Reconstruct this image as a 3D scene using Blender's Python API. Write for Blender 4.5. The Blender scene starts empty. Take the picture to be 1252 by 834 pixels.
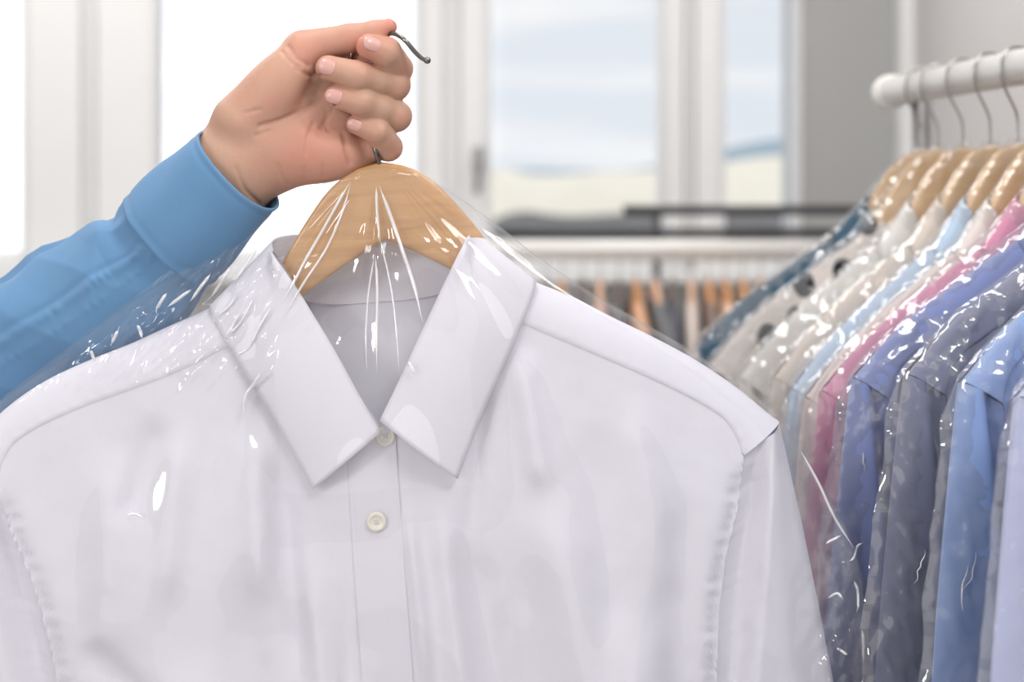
import bpy, math, random
import numpy as np
from mathutils import Vector, Matrix
random.seed(4)
RNG = np.random.RandomState(7)
SC = bpy.context.scene
COL = SC.collection

# ------------------------------------------------------------------ camera, world, lights
F = 1739.0            # focal length in pixels of the 1252 px wide frame (50 mm)
EYE = 1.5             # camera height
HY = 225.0            # row of the horizon
Y0 = 0.87             # distance of the shirt being held
S = Y0 / F            # metres per pixel at that distance

cam_d = bpy.data.cameras.new('camera'); cam = bpy.data.objects.new('camera', cam_d); COL.objects.link(cam)
cam.location = (0, 0, EYE); cam.rotation_euler = (math.pi/2, 0, 0)
cam_d.lens = 50; cam_d.sensor_width = 36; cam_d.shift_y = -(417-HY)/1252.0
cam_d.clip_start = 0.02; cam_d.clip_end = 400
cam_d.dof.use_dof = True; cam_d.dof.focus_distance = 0.845; cam_d.dof.aperture_fstop = 4.8
SC.camera = cam
SC.view_settings.view_transform = 'Standard'; SC.view_settings.look = 'None'
SC.view_settings.exposure = 0.06; SC.view_settings.gamma = 1.0; SC.view_settings.use_curve_mapping = False
SC.cycles.transparent_max_bounces = 64
SC.cycles.max_bounces = 10
SC.cycles.caustics_reflective = False; SC.cycles.caustics_refractive = False

def nd(nt, typ, **kw):
    n = nt.nodes.new(typ)
    for k, v in kw.items():
        if k in n.inputs: n.inputs[k].default_value = v
        else: setattr(n, k, v)
    return n

w = bpy.data.worlds.new('sky'); SC.world = w; w.use_nodes = True
nt = w.node_tree; nt.nodes.clear()
tc = nd(nt, 'ShaderNodeTexCoord'); mp = nd(nt, 'ShaderNodeMapping'); mp.inputs['Scale'].default_value = (1.0, 1.0, 7.0); mp.inputs['Location'].default_value = (0.35, 0.2, 0.63)
nz = nd(nt, 'ShaderNodeTexNoise', Scale=4.0, Detail=3.0, Roughness=0.5)
cr = nd(nt, 'ShaderNodeValToRGB')
cr.color_ramp.elements[0].position = 0.44; cr.color_ramp.elements[0].color = (0.78, 0.83, 0.90, 1)
cr.color_ramp.elements[1].position = 0.70; cr.color_ramp.elements[1].color = (0.98, 0.98, 0.98, 1)
sep = nd(nt, 'ShaderNodeSeparateXYZ')
mr = nd(nt, 'ShaderNodeMapRange'); mr.inputs['From Min'].default_value = -0.09; mr.inputs['From Max'].default_value = -0.005
mr.inputs['To Min'].default_value = 1.8; mr.inputs['To Max'].default_value = 0.97
mix = nd(nt, 'ShaderNodeBackground')
L = nt.links.new
L(tc.outputs['Generated'], mp.inputs['Vector']); L(mp.outputs[0], nz.inputs['Vector']); L(nz.outputs['Fac'], cr.inputs['Fac'])
L(tc.outputs['Generated'], sep.inputs[0]); L(sep.outputs['X'], mr.inputs['Value'])
L(cr.outputs['Color'], mix.inputs['Color']); L(mr.outputs[0], mix.inputs['Strength'])
wo = nd(nt, 'ShaderNodeOutputWorld'); L(mix.outputs[0], wo.inputs['Surface'])

def area(name, loc, target, size, power, col=(1, 1, 1), sy=None):
    l = bpy.data.lights.new(name, 'AREA'); o = bpy.data.objects.new(name, l); COL.objects.link(o)
    l.shape = 'RECTANGLE'; l.size = size; l.size_y = sy or size; l.energy = power; l.color = col
    o.location = loc
    d = Vector(target) - Vector(loc); o.rotation_euler = d.to_track_quat('-Z', 'Y').to_euler()
    return o
area('window_light', (-0.9, -2.5, 1.56), (-0.9, 1.0, 1.56), 4.2, 28, (1.0, 0.985, 0.99), 3.0)  # added broad fill before the solid rear wall; no window there
area('key_lamp', (0.75, -0.35, 3.15), (0.05, 0.95, 1.3), 0.8, 22, (1.0, 0.985, 0.975), 0.9)  # added key light out of view, set steep to avoid glare on the chest
area('side_lamp', (-1.75, -1.25, 2.3), (0.0, 1.0, 1.4), 0.26, 15, (1.0, 0.98, 0.97), 0.6)  # added small bright source for sparkles on the left shoulder film
area('wall_lamp', (-2.0, -0.6, 1.5), (0.2, 1.0, 1.3), 0.2, 4.5, (1.0, 0.98, 0.97), 0.3)  # added low source for glints on the rack bags, no fixture there
area('ceiling_lamp', (-0.5, 0.9, 3.1), (-0.5, 0.95, 0.0), 0.5, 14, (1.0, 0.99, 0.97), 1.4)  # unseen overhead lights, added for fill and for reflections in the film
area('ceiling_lamp', (0.75, 0.1, 3.1), (0.75, 0.15, 0.0), 0.4, 10, (1.0, 0.99, 0.97), 1.4)
area('ceiling_lamp', (-1.6, 3.3, 3.1), (-1.6, 3.3, 0.0), 1.0, 30, (1.0, 0.98, 0.97), 2.0)  # two more added overhead, brightening the back of the room
area('ceiling_lamp', (0.5, 3.2, 3.1), (0.5, 3.2, 0.0), 1.0, 22, (1.0, 0.98, 0.97), 1.0)

# ------------------------------------------------------------------ helpers
def P(px, py, Y=Y0):
    return Vector(((px-626)/F*Y, Y, EYE-(py-HY)/F*Y))

def tag(o, label=None, cat=None, group=None, kind=None):
    if label: o['label'] = label
    if cat: o['category'] = cat
    if group: o['group'] = group
    if kind: o['kind'] = kind
    return o

def empty(name, loc=(0, 0, 0), rot=(0, 0, 0), scale=(1, 1, 1)):
    o = bpy.data.objects.new(name, None); COL.objects.link(o)
    o.location = loc; o.rotation_euler = rot; o.scale = scale; o.empty_display_size = 0.02
    return o

class MB:
    def __init__(s): s.v = []; s.f = []
    def add(s, verts, faces):
        n = len(s.v); s.v += [tuple(map(float, q)) for q in verts]; s.f += [tuple(i+n for i in q) for q in faces]; return s
    def grid(s, A, wrap_u=False, wrap_v=False, flip=False):
        """A: (rows, cols, 3)"""
        A = np.asarray(A, float); R, C = A.shape[:2]; n = len(s.v)
        s.v += [tuple(q) for q in A.reshape(-1, 3).tolist()]
        for i in range(R if wrap_v else R-1):
            for j in range(C if wrap_u else C-1):
                a = n+i*C+j; b = n+i*C+(j+1) % C; c = n+((i+1) % R)*C+(j+1) % C; d = n+((i+1) % R)*C+j
                s.f.append((a, d, c, b) if flip else (a, b, c, d))
        return s
    def box(s, x0, x1, y0, y1, z0, z1):
        v = [(x, y, z) for x in (x0, x1) for y in (y0, y1) for z in (z0, z1)]
        return s.add(v, [(0, 1, 3, 2), (4, 6, 7, 5), (0, 4, 5, 1), (2, 3, 7, 6), (0, 2, 6, 4), (1, 5, 7, 3)])
    def tube(s, pts, r, seg=12, cap=True):
        pts = [Vector(p) for p in pts]; n = len(pts); rs = r if hasattr(r, '__len__') else [r]*n
        t0 = (pts[1]-pts[0]).normalized(); up = Vector((0, 0, 1)) if abs(t0.z) < .9 else Vector((1, 0, 0))
        u = t0.cross(up).normalized(); A = []
        for i, p in enumerate(pts):
            t = (pts[min(i+1, n-1)]-pts[max(i-1, 0)]).normalized()
            u = (u - t*u.dot(t)).normalized(); v = t.cross(u)
            A.append([p+(u*math.cos(a)+v*math.sin(a))*rs[i] for a in [2*math.pi*k/seg for k in range(seg)]])
        b = len(s.v); s.grid(np.array([[list(q) for q in row] for row in A]), wrap_u=True, flip=False)
        if cap:
            s.f.append(tuple(b+k for k in reversed(range(seg)))); s.f.append(tuple(b+(n-1)*seg+k for k in range(seg)))
        return s
    def build(s, name, mat, parent=None, smooth=True, mods=()):
        me = bpy.data.meshes.new(name); me.from_pydata(s.v, [], s.f)
        if mat: me.materials.append(mat)
        if smooth: me.polygons.foreach_set('use_smooth', [True]*len(me.polygons))
        me.update(); o = bpy.data.objects.new(name, me); COL.objects.link(o)
        if parent: o.parent = parent
        for m in mods:
            if m[0] == 'solid':
                q = o.modifiers.new('s', 'SOLIDIFY'); q.thickness = m[1]; q.offset = 0
            elif m[0] == 'bevel':
                q = o.modifiers.new('b', 'BEVEL'); q.width = m[1]; q.segments = 3; q.limit_method = 'ANGLE'
            elif m[0] == 'sub':
                q = o.modifiers.new('u', 'SUBSURF'); q.levels = m[1]; q.render_levels = m[1]
        return o

def spline(pts, n):
    """Catmull-Rom resample of control points"""
    p = np.array([list(q) for q in pts], float); k = len(p)
    ext = np.vstack([2*p[0]-p[1], p, 2*p[-1]-p[-2]])
    d = np.r_[0, np.cumsum(np.linalg.norm(np.diff(p, axis=0), axis=1))]
    out = []
    for q in np.linspace(0, d[-1], n):
        i = min(max(np.searchsorted(d, q, side='right')-1, 0), k-2); t = (q-d[i])/max(d[i+1]-d[i], 1e-9)
        a, b, c, e = ext[i], ext[i+1], ext[i+2], ext[i+3]
        out.append(.5*((2*b)+(-a+c)*t+(2*a-5*b+4*c-e)*t*t+(-a+3*b-3*c+e)*t**3))
    return np.array(out)

def ss(x, a, b):
    t = np.clip((x-a)/(b-a), 0, 1); return t*t*(3-2*t)

def ridge(x, y, x0, y0, x1, y1, wd, amp, fade=0.25):
    dx, dy = x1-x0, y1-y0; l2 = dx*dx+dy*dy
    t = ((x-x0)*dx+(y-y0)*dy)/l2; tc_ = np.clip(t, 0, 1)
    d = np.hypot(x-x0-tc_*dx, y-y0-tc_*dy)
    fd = ss(t, -0.02, fade)*(1-ss(t, 1-fade, 1.02))
    return amp*np.exp(-(d/wd)**2)*fd

def waves(x, y, seed, scale, n=6, aniso=(1, 1)):
    r = np.random.RandomState(seed); o = 0
    for i in range(n):
        a = r.uniform(0, math.pi*2); f = r.uniform(.6, 1.8)/scale
        o = o+np.sin((x*math.cos(a)*aniso[0]+y*math.sin(a)*aniso[1])*f*2*math.pi+r.uniform(0, 6.28))/n
    return o

def crumple(x, y, seed, scale, n=5):
    """sharp-creased film: triangle waves in random warped directions"""
    r = np.random.RandomState(seed); o = 0
    for i in range(n):
        a = r.uniform(0, math.pi*2); f = r.uniform(.5, 1.6)/scale
        q = (x*math.cos(a)+y*math.sin(a))*f+r.uniform(0, 6)
        b = r.uniform(0, math.pi*2)
        q = q+.35*np.sin((x*math.cos(b)+y*math.sin(b))/scale*2.2+r.uniform(0, 6))
        tri = np.abs((q % 1.0)*2-1)
        o = o+np.power(tri, 1.6)/n
    return o-.45

# ------------------------------------------------------------------ materials
def new_mat(name):
    m = bpy.data.materials.new(name); m.use_nodes = True; t = m.node_tree; t.nodes.clear()
    out = nd(t, 'ShaderNodeOutputMaterial'); return m, t, out

def plain(name, col, rough=.5, metal=0, bump=0, bscale=300, spec=.5, sheen=0, var=0):
    m, t, out = new_mat(name); b = nd(t, 'ShaderNodeBsdfPrincipled'); t.links.new(b.outputs[0], out.inputs[0])
    b.inputs['Base Color'].default_value = (*col, 1); b.inputs['Roughness'].default_value = rough
    b.inputs['Metallic'].default_value = metal; b.inputs['Specular IOR Level'].default_value = spec
    b.inputs['Sheen Weight'].default_value = sheen
    c = nd(t, 'ShaderNodeTexCoord')
    n = nd(t, 'ShaderNodeTexNoise', Scale=bscale, Detail=3.0); t.links.new(c.outputs['Object'], n.inputs['Vector'])
    if bump:
        bp = nd(t, 'ShaderNodeBump', Strength=bump, Distance=.001); t.links.new(n.outputs['Fac'], bp.inputs['Height']); t.links.new(bp.outputs[0], b.inputs['Normal'])
    n2 = nd(t, 'ShaderNodeTexNoise', Scale=6.0, Detail=2.0); t.links.new(c.outputs['Object'], n2.inputs['Vector'])
    h = nd(t, 'ShaderNodeHueSaturation'); h.inputs['Color'].default_value = (*col, 1)
    r = nd(t, 'ShaderNodeMapRange'); r.inputs['To Min'].default_value = 1-max(var, .015); r.inputs['To Max'].default_value = 1+max(var, .015)
    t.links.new(n2.outputs['Fac'], r.inputs['Value']); t.links.new(r.outputs[0], h.inputs['Value']); t.links.new(h.outputs[0], b.inputs['Base Color'])
    return m

def fabric(name, col, trans=0.0, dots=None):
    """plain-woven cotton: two crossed thread waves as bump, a little light passing through"""
    m, t, out = new_mat(name); b = nd(t, 'ShaderNodeBsdfPrincipled'); lk = t.links.new
    b.inputs['Roughness'].default_value = .85; b.inputs['Specular IOR Level'].default_value = .25
    b.inputs['Sheen Weight'].default_value = .15; b.inputs['Sheen Roughness'].default_value = .5
    c = nd(t, 'ShaderNodeTexCoord')
    w1 = nd(t, 'ShaderNodeTexWave', Scale=420.0, Distortion=1.0); w1.bands_direction = 'X'
    w2 = nd(t, 'ShaderNodeTexWave', Scale=420.0, Distortion=1.0); w2.bands_direction = 'Z'
    for q in (w1, w2): lk(c.outputs['Object'], q.inputs['Vector'])
    ad = nd(t, 'ShaderNodeMath', operation='ADD'); lk(w1.outputs['Fac'], ad.inputs[0]); lk(w2.outputs['Fac'], ad.inputs[1])
    bp = nd(t, 'ShaderNodeBump', Strength=.12, Distance=.0004); lk(ad.outputs[0], bp.inputs['Height'])
    nn = nd(t, 'ShaderNodeTexNoise', Scale=22.0, Detail=4.0); lk(c.outputs['Object'], nn.inputs['Vector'])
    bp2 = nd(t, 'ShaderNodeBump', Strength=.22, Distance=.003); lk(nn.outputs['Fac'], bp2.inputs['Height']); lk(bp.outputs[0], bp2.inputs['Normal'])
    lk(bp2.outputs[0], b.inputs['Normal'])
    mx = nd(t, 'ShaderNodeMix', data_type='RGBA'); mx.inputs['A'].default_value = (*[q*.97 for q in col], 1); mx.inputs['B'].default_value = (*col, 1)
    lk(nn.outputs['Fac'], mx.inputs['Factor']); colout = mx.outputs['Result']
    if dots:
        sp = nd(t, 'ShaderNodeSeparateXYZ'); mp = nd(t, 'ShaderNodeCombineXYZ'); lk(c.outputs['Object'], sp.inputs[0]); lk(sp.outputs['X'], mp.inputs['X']); lk(sp.outputs['Z'], mp.inputs['Y'])
        vo = nd(t, 'ShaderNodeTexVoronoi', Scale=dots[0]); vo.voronoi_dimensions = '2D'; vo.inputs['Randomness'].default_value = .55; lk(mp.outputs[0], vo.inputs['Vector'])
        lt = nd(t, 'ShaderNodeMath', operation='LESS_THAN'); lt.inputs[1].default_value = dots[1]; lk(vo.outputs['Distance'], lt.inputs[0])
        m2 = nd(t, 'ShaderNodeMix', data_type='RGBA'); m2.inputs['B'].default_value = (*dots[2], 1); lk(colout, m2.inputs['A']); lk(lt.outputs[0], m2.inputs['Factor']); colout = m2.outputs['Result']
    lk(colout, b.inputs['Base Color'])
    if trans:
        tr = nd(t, 'ShaderNodeBsdfTranslucent'); lk(colout, tr.inputs['Color']); ms = nd(t, 'ShaderNodeMixShader'); ms.inputs[0].default_value = trans
        lk(b.outputs[0], ms.inputs[1]); lk(tr.outputs[0], ms.inputs[2]); lk(ms.outputs[0], out.inputs[0])
    else: lk(b.outputs[0], out.inputs[0])
    return m

def film(name, haze=.03, ior=1.6, rough=.05, bump=.6, scale=18.0, clear=(.985, .985, .99)):
    """thin clear polythene: see-through, glossy, faintly milky"""
    m, t, out = new_mat(name); lk = t.links.new
    c = nd(t, 'ShaderNodeTexCoord')
    n1 = nd(t, 'ShaderNodeTexVoronoi', Scale=scale, feature='SMOOTH_F1'); n1.inputs['Smoothness'].default_value = .25
    wn = nd(t, 'ShaderNodeTexNoise', Scale=scale*.5, Detail=2.0); lk(c.outputs['Object'], wn.inputs['Vector'])
    va = nd(t, 'ShaderNodeVectorMath', operation='MULTIPLY_ADD'); va.inputs[1].default_value = (.12, .12, .12)
    lk(wn.outputs['Color'], va.inputs[0]); lk(c.outputs['Object'], va.inputs[2]); lk(va.outputs[0], n1.inputs['Vector'])
    bp = nd(t, 'ShaderNodeBump', Strength=bump, Distance=.004); lk(n1.outputs['Distance'], bp.inputs['Height'])
    g = nd(t, 'ShaderNodeBsdfGlossy', Roughness=rough); lk(bp.outputs[0], g.inputs['Normal'])
    tr = nd(t, 'ShaderNodeBsdfTransparent'); tr.inputs['Color'].default_value = (*clear, 1)
    lw = nd(t, 'ShaderNodeLayerWeight', Blend=.5); lk(bp.outputs[0], lw.inputs['Normal'])
    pw = nd(t, 'ShaderNodeMath', operation='POWER'); pw.inputs[1].default_value = 4.0; lk(lw.outputs['Facing'], pw.inputs[0])
    f0 = 2*((ior-1)/(ior+1))**2
    fr = nd(t, 'ShaderNodeMapRange'); fr.inputs['To Min'].default_value = f0; fr.inputs['To Max'].default_value = max(f0*1.5, .38); lk(pw.outputs[0], fr.inputs['Value'])
    m1 = nd(t, 'ShaderNodeMixShader'); lk(fr.outputs[0], m1.inputs[0]); lk(tr.outputs[0], m1.inputs[1]); lk(g.outputs[0], m1.inputs[2])
    df = nd(t, 'ShaderNodeBsdfDiffuse'); df.inputs['Color'].default_value = (.9, .9, .92, 1)
    m2 = nd(t, 'ShaderNodeMixShader'); m2.inputs[0].default_value = haze; lk(m1.outputs[0], m2.inputs[1]); lk(df.outputs[0], m2.inputs[2])
    lk(m2.outputs[0], out.inputs[0]); return m

def wood(name, c0, c1):
    m, t, out = new_mat(name); lk = t.links.new; b = nd(t, 'ShaderNodeBsdfPrincipled')
    c = nd(t, 'ShaderNodeTexCoord'); mp = nd(t, 'ShaderNodeMapping'); mp.inputs['Scale'].default_value = (6, 60, 60)
    n = nd(t, 'ShaderNodeTexNoise', Scale=3.0, Detail=5.0, Distortion=.6); lk(c.outputs['Object'], mp.inputs[0]); lk(mp.outputs[0], n.inputs['Vector'])
    r = nd(t, 'ShaderNodeValToRGB'); r.color_ramp.elements[0].position = .3; r.color_ramp.elements[0].color = (*c0, 1); r.color_ramp.elements[1].position = .7; r.color_ramp.elements[1].color = (*c1, 1)
    lk(n.outputs['Fac'], r.inputs[0]); lk(r.outputs[0], b.inputs['Base Color']); b.inputs['Roughness'].default_value = .38; b.inputs['Coat Weight'].default_value = .25
    lk(b.outputs[0], out.inputs[0]); return m

M_wall = plain('grey_paint', (.40, .40, .395), .8, bump=.05)
M_wall_light = plain('pale_paint', (.58, .56, .55), .8, bump=.05)
M_ceil = plain('ceiling_paint', (.85, .85, .85), .8)
M_floor = plain('floor_vinyl', (.60, .58, .56), .4, var=.06)
M_frame = plain('window_lacquer', (.80, .80, .795), .4)
M_frame2 = plain('post_lacquer', (.70, .70, .70), .5)
M_chrome = plain('chrome', (.75, .75, .76), .12, 1.0)
M_steel = plain('dark_steel', (.22, .21, .20), .22, 1.0)
M_hook = plain('hook_wire', (.42, .40, .38), .18, 1.0)
M_black = plain('black_metal', (.04, .04, .045), .4)
M_rod = plain('white_rod', (.80, .78, .75), .35)
M_rail = plain('cream_rail', (.78, .76, .72), .4)
M_wood = wood('beech', (.50, .265, .10), (.62, .35, .145))
M_wood2 = wood('pale_beech', (.72, .46, .22), (.80, .55, .30))
M_white = fabric('white_cotton', (.815, .80, .875), .10)
M_blue = fabric('blue_cotton', (.135, .285, .49), .03)
M_film = film('bag_film', .042, 1.40, .06, .3, 16.0)
M_film2 = film('crinkled_film', .07, 1.65, .06, 1.0, 34.0, (.985, .985, .985))
M_pleat_glint = film('folded_film', .6, 2.6, .15, .1, 40.0)  # diffuse white mixed in, so the bright glints are in the colour
M_pearl = plain('pearl', (.80, .78, .68), .25)
M_thread = plain('thread', (.7, .68, .72), .8)

# ------------------------------------------------------------------ the room
YB = 4.6
def X(px, Y=YB): return (px-626)/F*Y
def Z(py, Y=YB): return EYE-(py-HY)/F*Y
XR, XL, YR, ZC = 1.275, -3.4, -2.6, 3.25
ZT, ZS = 3.0, Z(330)
tag(MB().box(XL, XR, YR, YB, -.05, 0).build('floor', M_floor, smooth=False), kind='structure')
tag(MB().box(XL, XR, YR, YB, ZC, ZC+.05).build('ceiling', M_ceil, smooth=False), kind='structure')
b = MB(); b.box(XL, XR, YB, YB+.25, 0, ZS); b.box(XL, XR, YB, YB+.25, ZT, ZC); b.box(X(974), XR, YB, YB+.25, ZS, ZT); b.box(XL, X(-220), YB, YB+.25, ZS, ZT)
tag(b.build('wall_back', M_wall, smooth=False), kind='structure')
tag(MB().box(XR, XR+.1, YR, YB+.25, 0, ZC).build('wall_right', M_wall_light, smooth=False), kind='structure')
tag(MB().box(XL-.1, XL, YR, YB+.25, 0, ZC).build('wall_left', M_wall_light, smooth=False), kind='structure')
tag(MB().box(XL, XR, YR-.1, YR, 0, ZC).build('wall_rear', M_wall_light, smooth=False), kind='structure')
tag(MB().box(X(1094), X(1124), YB-.09, YB, 0, ZC).build('trim_1', M_frame, smooth=False, mods=[('bevel', .012)]), kind='structure')
# mullion posts between the sashes
for i, (a, c) in enumerate([(100, 116), (543, 562), (838, 850)]):
    tag(MB().box(X(a), X(c), YB+.01, YB+.2, ZS, ZT).build('trim_%d' % (i+2), M_frame2, smooth=False, mods=[('bevel', .004)]), kind='structure')
tag(MB().box(X(-220), X(974), YB-.12, YB+.02, ZS-.035, ZS).build('trim_5', M_frame, smooth=False, mods=[('bevel', .006)]), kind='structure')
M_glass = film('window_glass', .0, 1.2, .02, .0, 1.0, (.99, .99, .99))
# sash: outer x range, glass x range
SASH = [(-220, 100, -150, 27), (116, 543, 195, 507), (562, 838, 600, 804), (850, 974, 886, 971.5)]
for i, (a, c, g0, g1) in enumerate(SASH):
    m = MB(); y0, y1 = YB+.0, YB+.07
    x0, x1, h0, h1 = X(a)+.004, X(c)-.004, X(g0), X(g1)
    m.box(x0, h0, y0, y1, ZS, ZT); m.box(h1, x1, y0, y1, ZS, ZT); m.box(h0, h1, y0, y1, ZS, ZS+.06); m.box(h0, h1, y0, y1, ZT-.08, ZT)
    f = m.build('window_%d' % (i+1), M_frame, smooth=False, mods=[('bevel', .008)]); tag(f, kind='structure')
    # rebate step round the pane
    m = MB(); e = .022
    m.box(h0-e, h0, y0-.012, y0+.02, ZS+.06-e, ZT-.08+e); m.box(h1, h1+e, y0-.012, y0+.02, ZS+.06-e, ZT-.08+e)
    m.build('glazing_bead', M_frame2, f, smooth=False, mods=[('bevel', .003)])
    MB().box(h0, h1, y0+.03, y0+.036, ZS+.06, ZT-.08).build('pane', M_glass, f, smooth=False)
    if i == 2:
        hx, hz = X(584), Z(195)
        MB().box(hx-.016, hx+.016, y0-.02, y0, hz-.04, hz+.04).tube([(hx, y0-.012, hz+.01), (hx, y0-.05, hz+.01), (hx, y0-.055, hz-.02), (hx, y0-.055, hz-.11)], .011).build('handle', plain('grey_handle', (.35, .35, .35), .4), f)

# outside: pale fields, a blue ridge and dark roofs far below the window
def hill(name, Y, pts, col, z0=-40, depth=8.0):
    c = spline([(X(p, Y), Z(q, Y), 0) for p, q in pts], 80)
    A = np.zeros((6, 80, 3))
    for k in range(6):
        A[k, :, 0] = c[:, 0]; A[k, :, 1] = Y-depth+depth*math.sin(k/5*math.pi/2); A[k, :, 2] = z0+(c[:, 1]-z0)*math.sin(k/5*math.pi/2)
    return tag(MB().grid(A, flip=False).build(name, plain(name, col, .9, var=.25)), kind='structure')
hill('hill_1', 160, [(-400, 330), (200, 330), (480, 320), (560, 250), (600, 207), (660, 214), (760, 209), (850, 206), (900, 196), (960, 190), (1100, 188), (1400, 200)], (.95, .88, .74))
hill('hill_2', 185, [(-300, 330), (300, 330), (520, 280), (590, 212), (760, 208), (860, 188), (930, 172), (1010, 166), (1100, 170), (1400, 190)], (.36, .45, .52))
hill('hill_3', 120, [(-400, 330), (300, 330), (560, 300), (600, 270), (640, 258), (690, 264), (780, 260), (880, 256), (980, 254), (1300, 255)], (.17, .165, .16))

# ------------------------------------------------------------------ shirts (local pixel units: x from the shirt's middle, b downwards, d towards the viewer)
SH = np.array([(118, 108), (150, 128), (191, 160), (240, 184), (288, 213), (336, 241), (384, 272), (431, 309), (468, 344), (480, 354)], float)
SEAM = np.array([(430, 385), (429, 392), (420, 441), (399, 502), (385, 569), (375, 665), (369, 760), (384, 880), (424, 960), (440, 1100), (446, 1400), (450, 1500)], float)
OUTER = np.array([(480, 354), (484, 378), (499, 479), (512, 581), (523, 676), (534, 800), (548, 960), (556, 1100), (540, 1400), (530, 1500)], float)
YOKE = np.array([(150, 196), (187, 213), (240, 240), (294, 268), (350, 299), (402, 333), (420, 356), (430, 385)], float)
def shoulder(ax): return np.interp(ax, SH[:, 0], SH[:, 1])
def seam_x(bb): return np.interp(bb, SEAM[:, 1], SEAM[:, 0])
def outer_x(bb): return np.interp(bb, OUTER[:, 1], OUTER[:, 0])

FOLDS_HERO = [  # x0,b0,x1,b1,width,height
    (172, 230, 185, 420, 16, 7), (185, 400, 245, 760, 26, 8), (130, 260, 92, 470, 12, -5), (92, 440, 120, 720, 20, -7), (60, 380, 78, 700, 16, 7),
    (24, 405, 34, 640, 9, 7), (150, 430, 165, 900, 22, -6), (300, 300, 330, 560, 22, 5), (340, 420, 330, 760, 24, -7), (250, 330, 262, 600, 22, -4), (280, 560, 270, 950, 30, 8),
    (-130, 330, -118, 620, 15, -8), (-150, 300, -160, 520, 16, 7), (-95, 420, -85, 900, 16, 6), (-175, 440, -185, 900, 24, -7), (-230, 300, -262, 520, 14, 6),
    (-255, 290, -300, 430, 14, -6), (-300, 330, -330, 620, 20, 7), (-240, 560, -230, 950, 34, 8), (-345, 560, -290, 640, 16, -8), (-330, 620, -260, 690, 14, 7), (-60, 500, -64, 900, 9, -4)]

def relief(x, bb, k=1.0, folds=FOLDS_HERO, seed=0, fold_amp=1.0):
    ax = np.abs(x); h = bb-shoulder(np.maximum(ax, 118))
    hn = np.where(ax < 118, bb-(290-ax*1.4), 1e3)
    h = np.where(ax < 118, 80, h)
    T = 28+20*ss(bb, 180, 520)-12*ss(ax, 250, 400)*(1-ss(bb, 350, 900)*.5)
    q = np.clip(h/60, 0, 1); d = T*np.sqrt(np.maximum(1-(1-q)**2, 0))
    f = 0
    for a in folds: f = f+ridge(x, bb, *a)
    f = f+2.2*waves(x, bb, 11+seed, 150, 6, (1.3, .45))+.5*waves(x, bb, 31+seed, 40, 6, (1.2, .6))
    # puckers along the armhole seam, and the hollow beside it
    sx = seam_x(bb); g = ss(bb, 392, 430)
    f = f+g*1.5*np.exp(-((ax-sx+9)/8)**2)*np.sin(bb*.42+1.2*np.sin(bb*.11))
    f = f-6*np.exp(-((ax-sx)/14)**2)*g
    return (d+f*fold_amp*1.5*ss(q, .1, .9))*k

LOPSIDED = False     # the held shirt sits unevenly: its left shoulder is pulled out and up
def lop(x, bb):
    ax = np.abs(x); m = (x < 0)
    return np.where(m, x*(1+.09*ss(ax, 100, 430)), x), np.where(m, bb-34*ss(ax, 190, 430)*(1-ss(bb, 450, 800)), bb)
def unlop(x, bb):
    ax = np.abs(x); m = (x < 0); xs = np.where(m, x/(1+.09*ss(ax/1.05, 100, 430)), x)
    return xs, np.where(m, bb+34*ss(np.abs(xs), 190, 430)*(1-ss(bb, 450, 800)), bb)
def to_local(x, bb, d):
    if LOPSIDED: x, bb = lop(np.asarray(x, float), np.asarray(bb, float))
    return np.stack([x*S, -d*S, -bb*S], -1)

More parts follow.
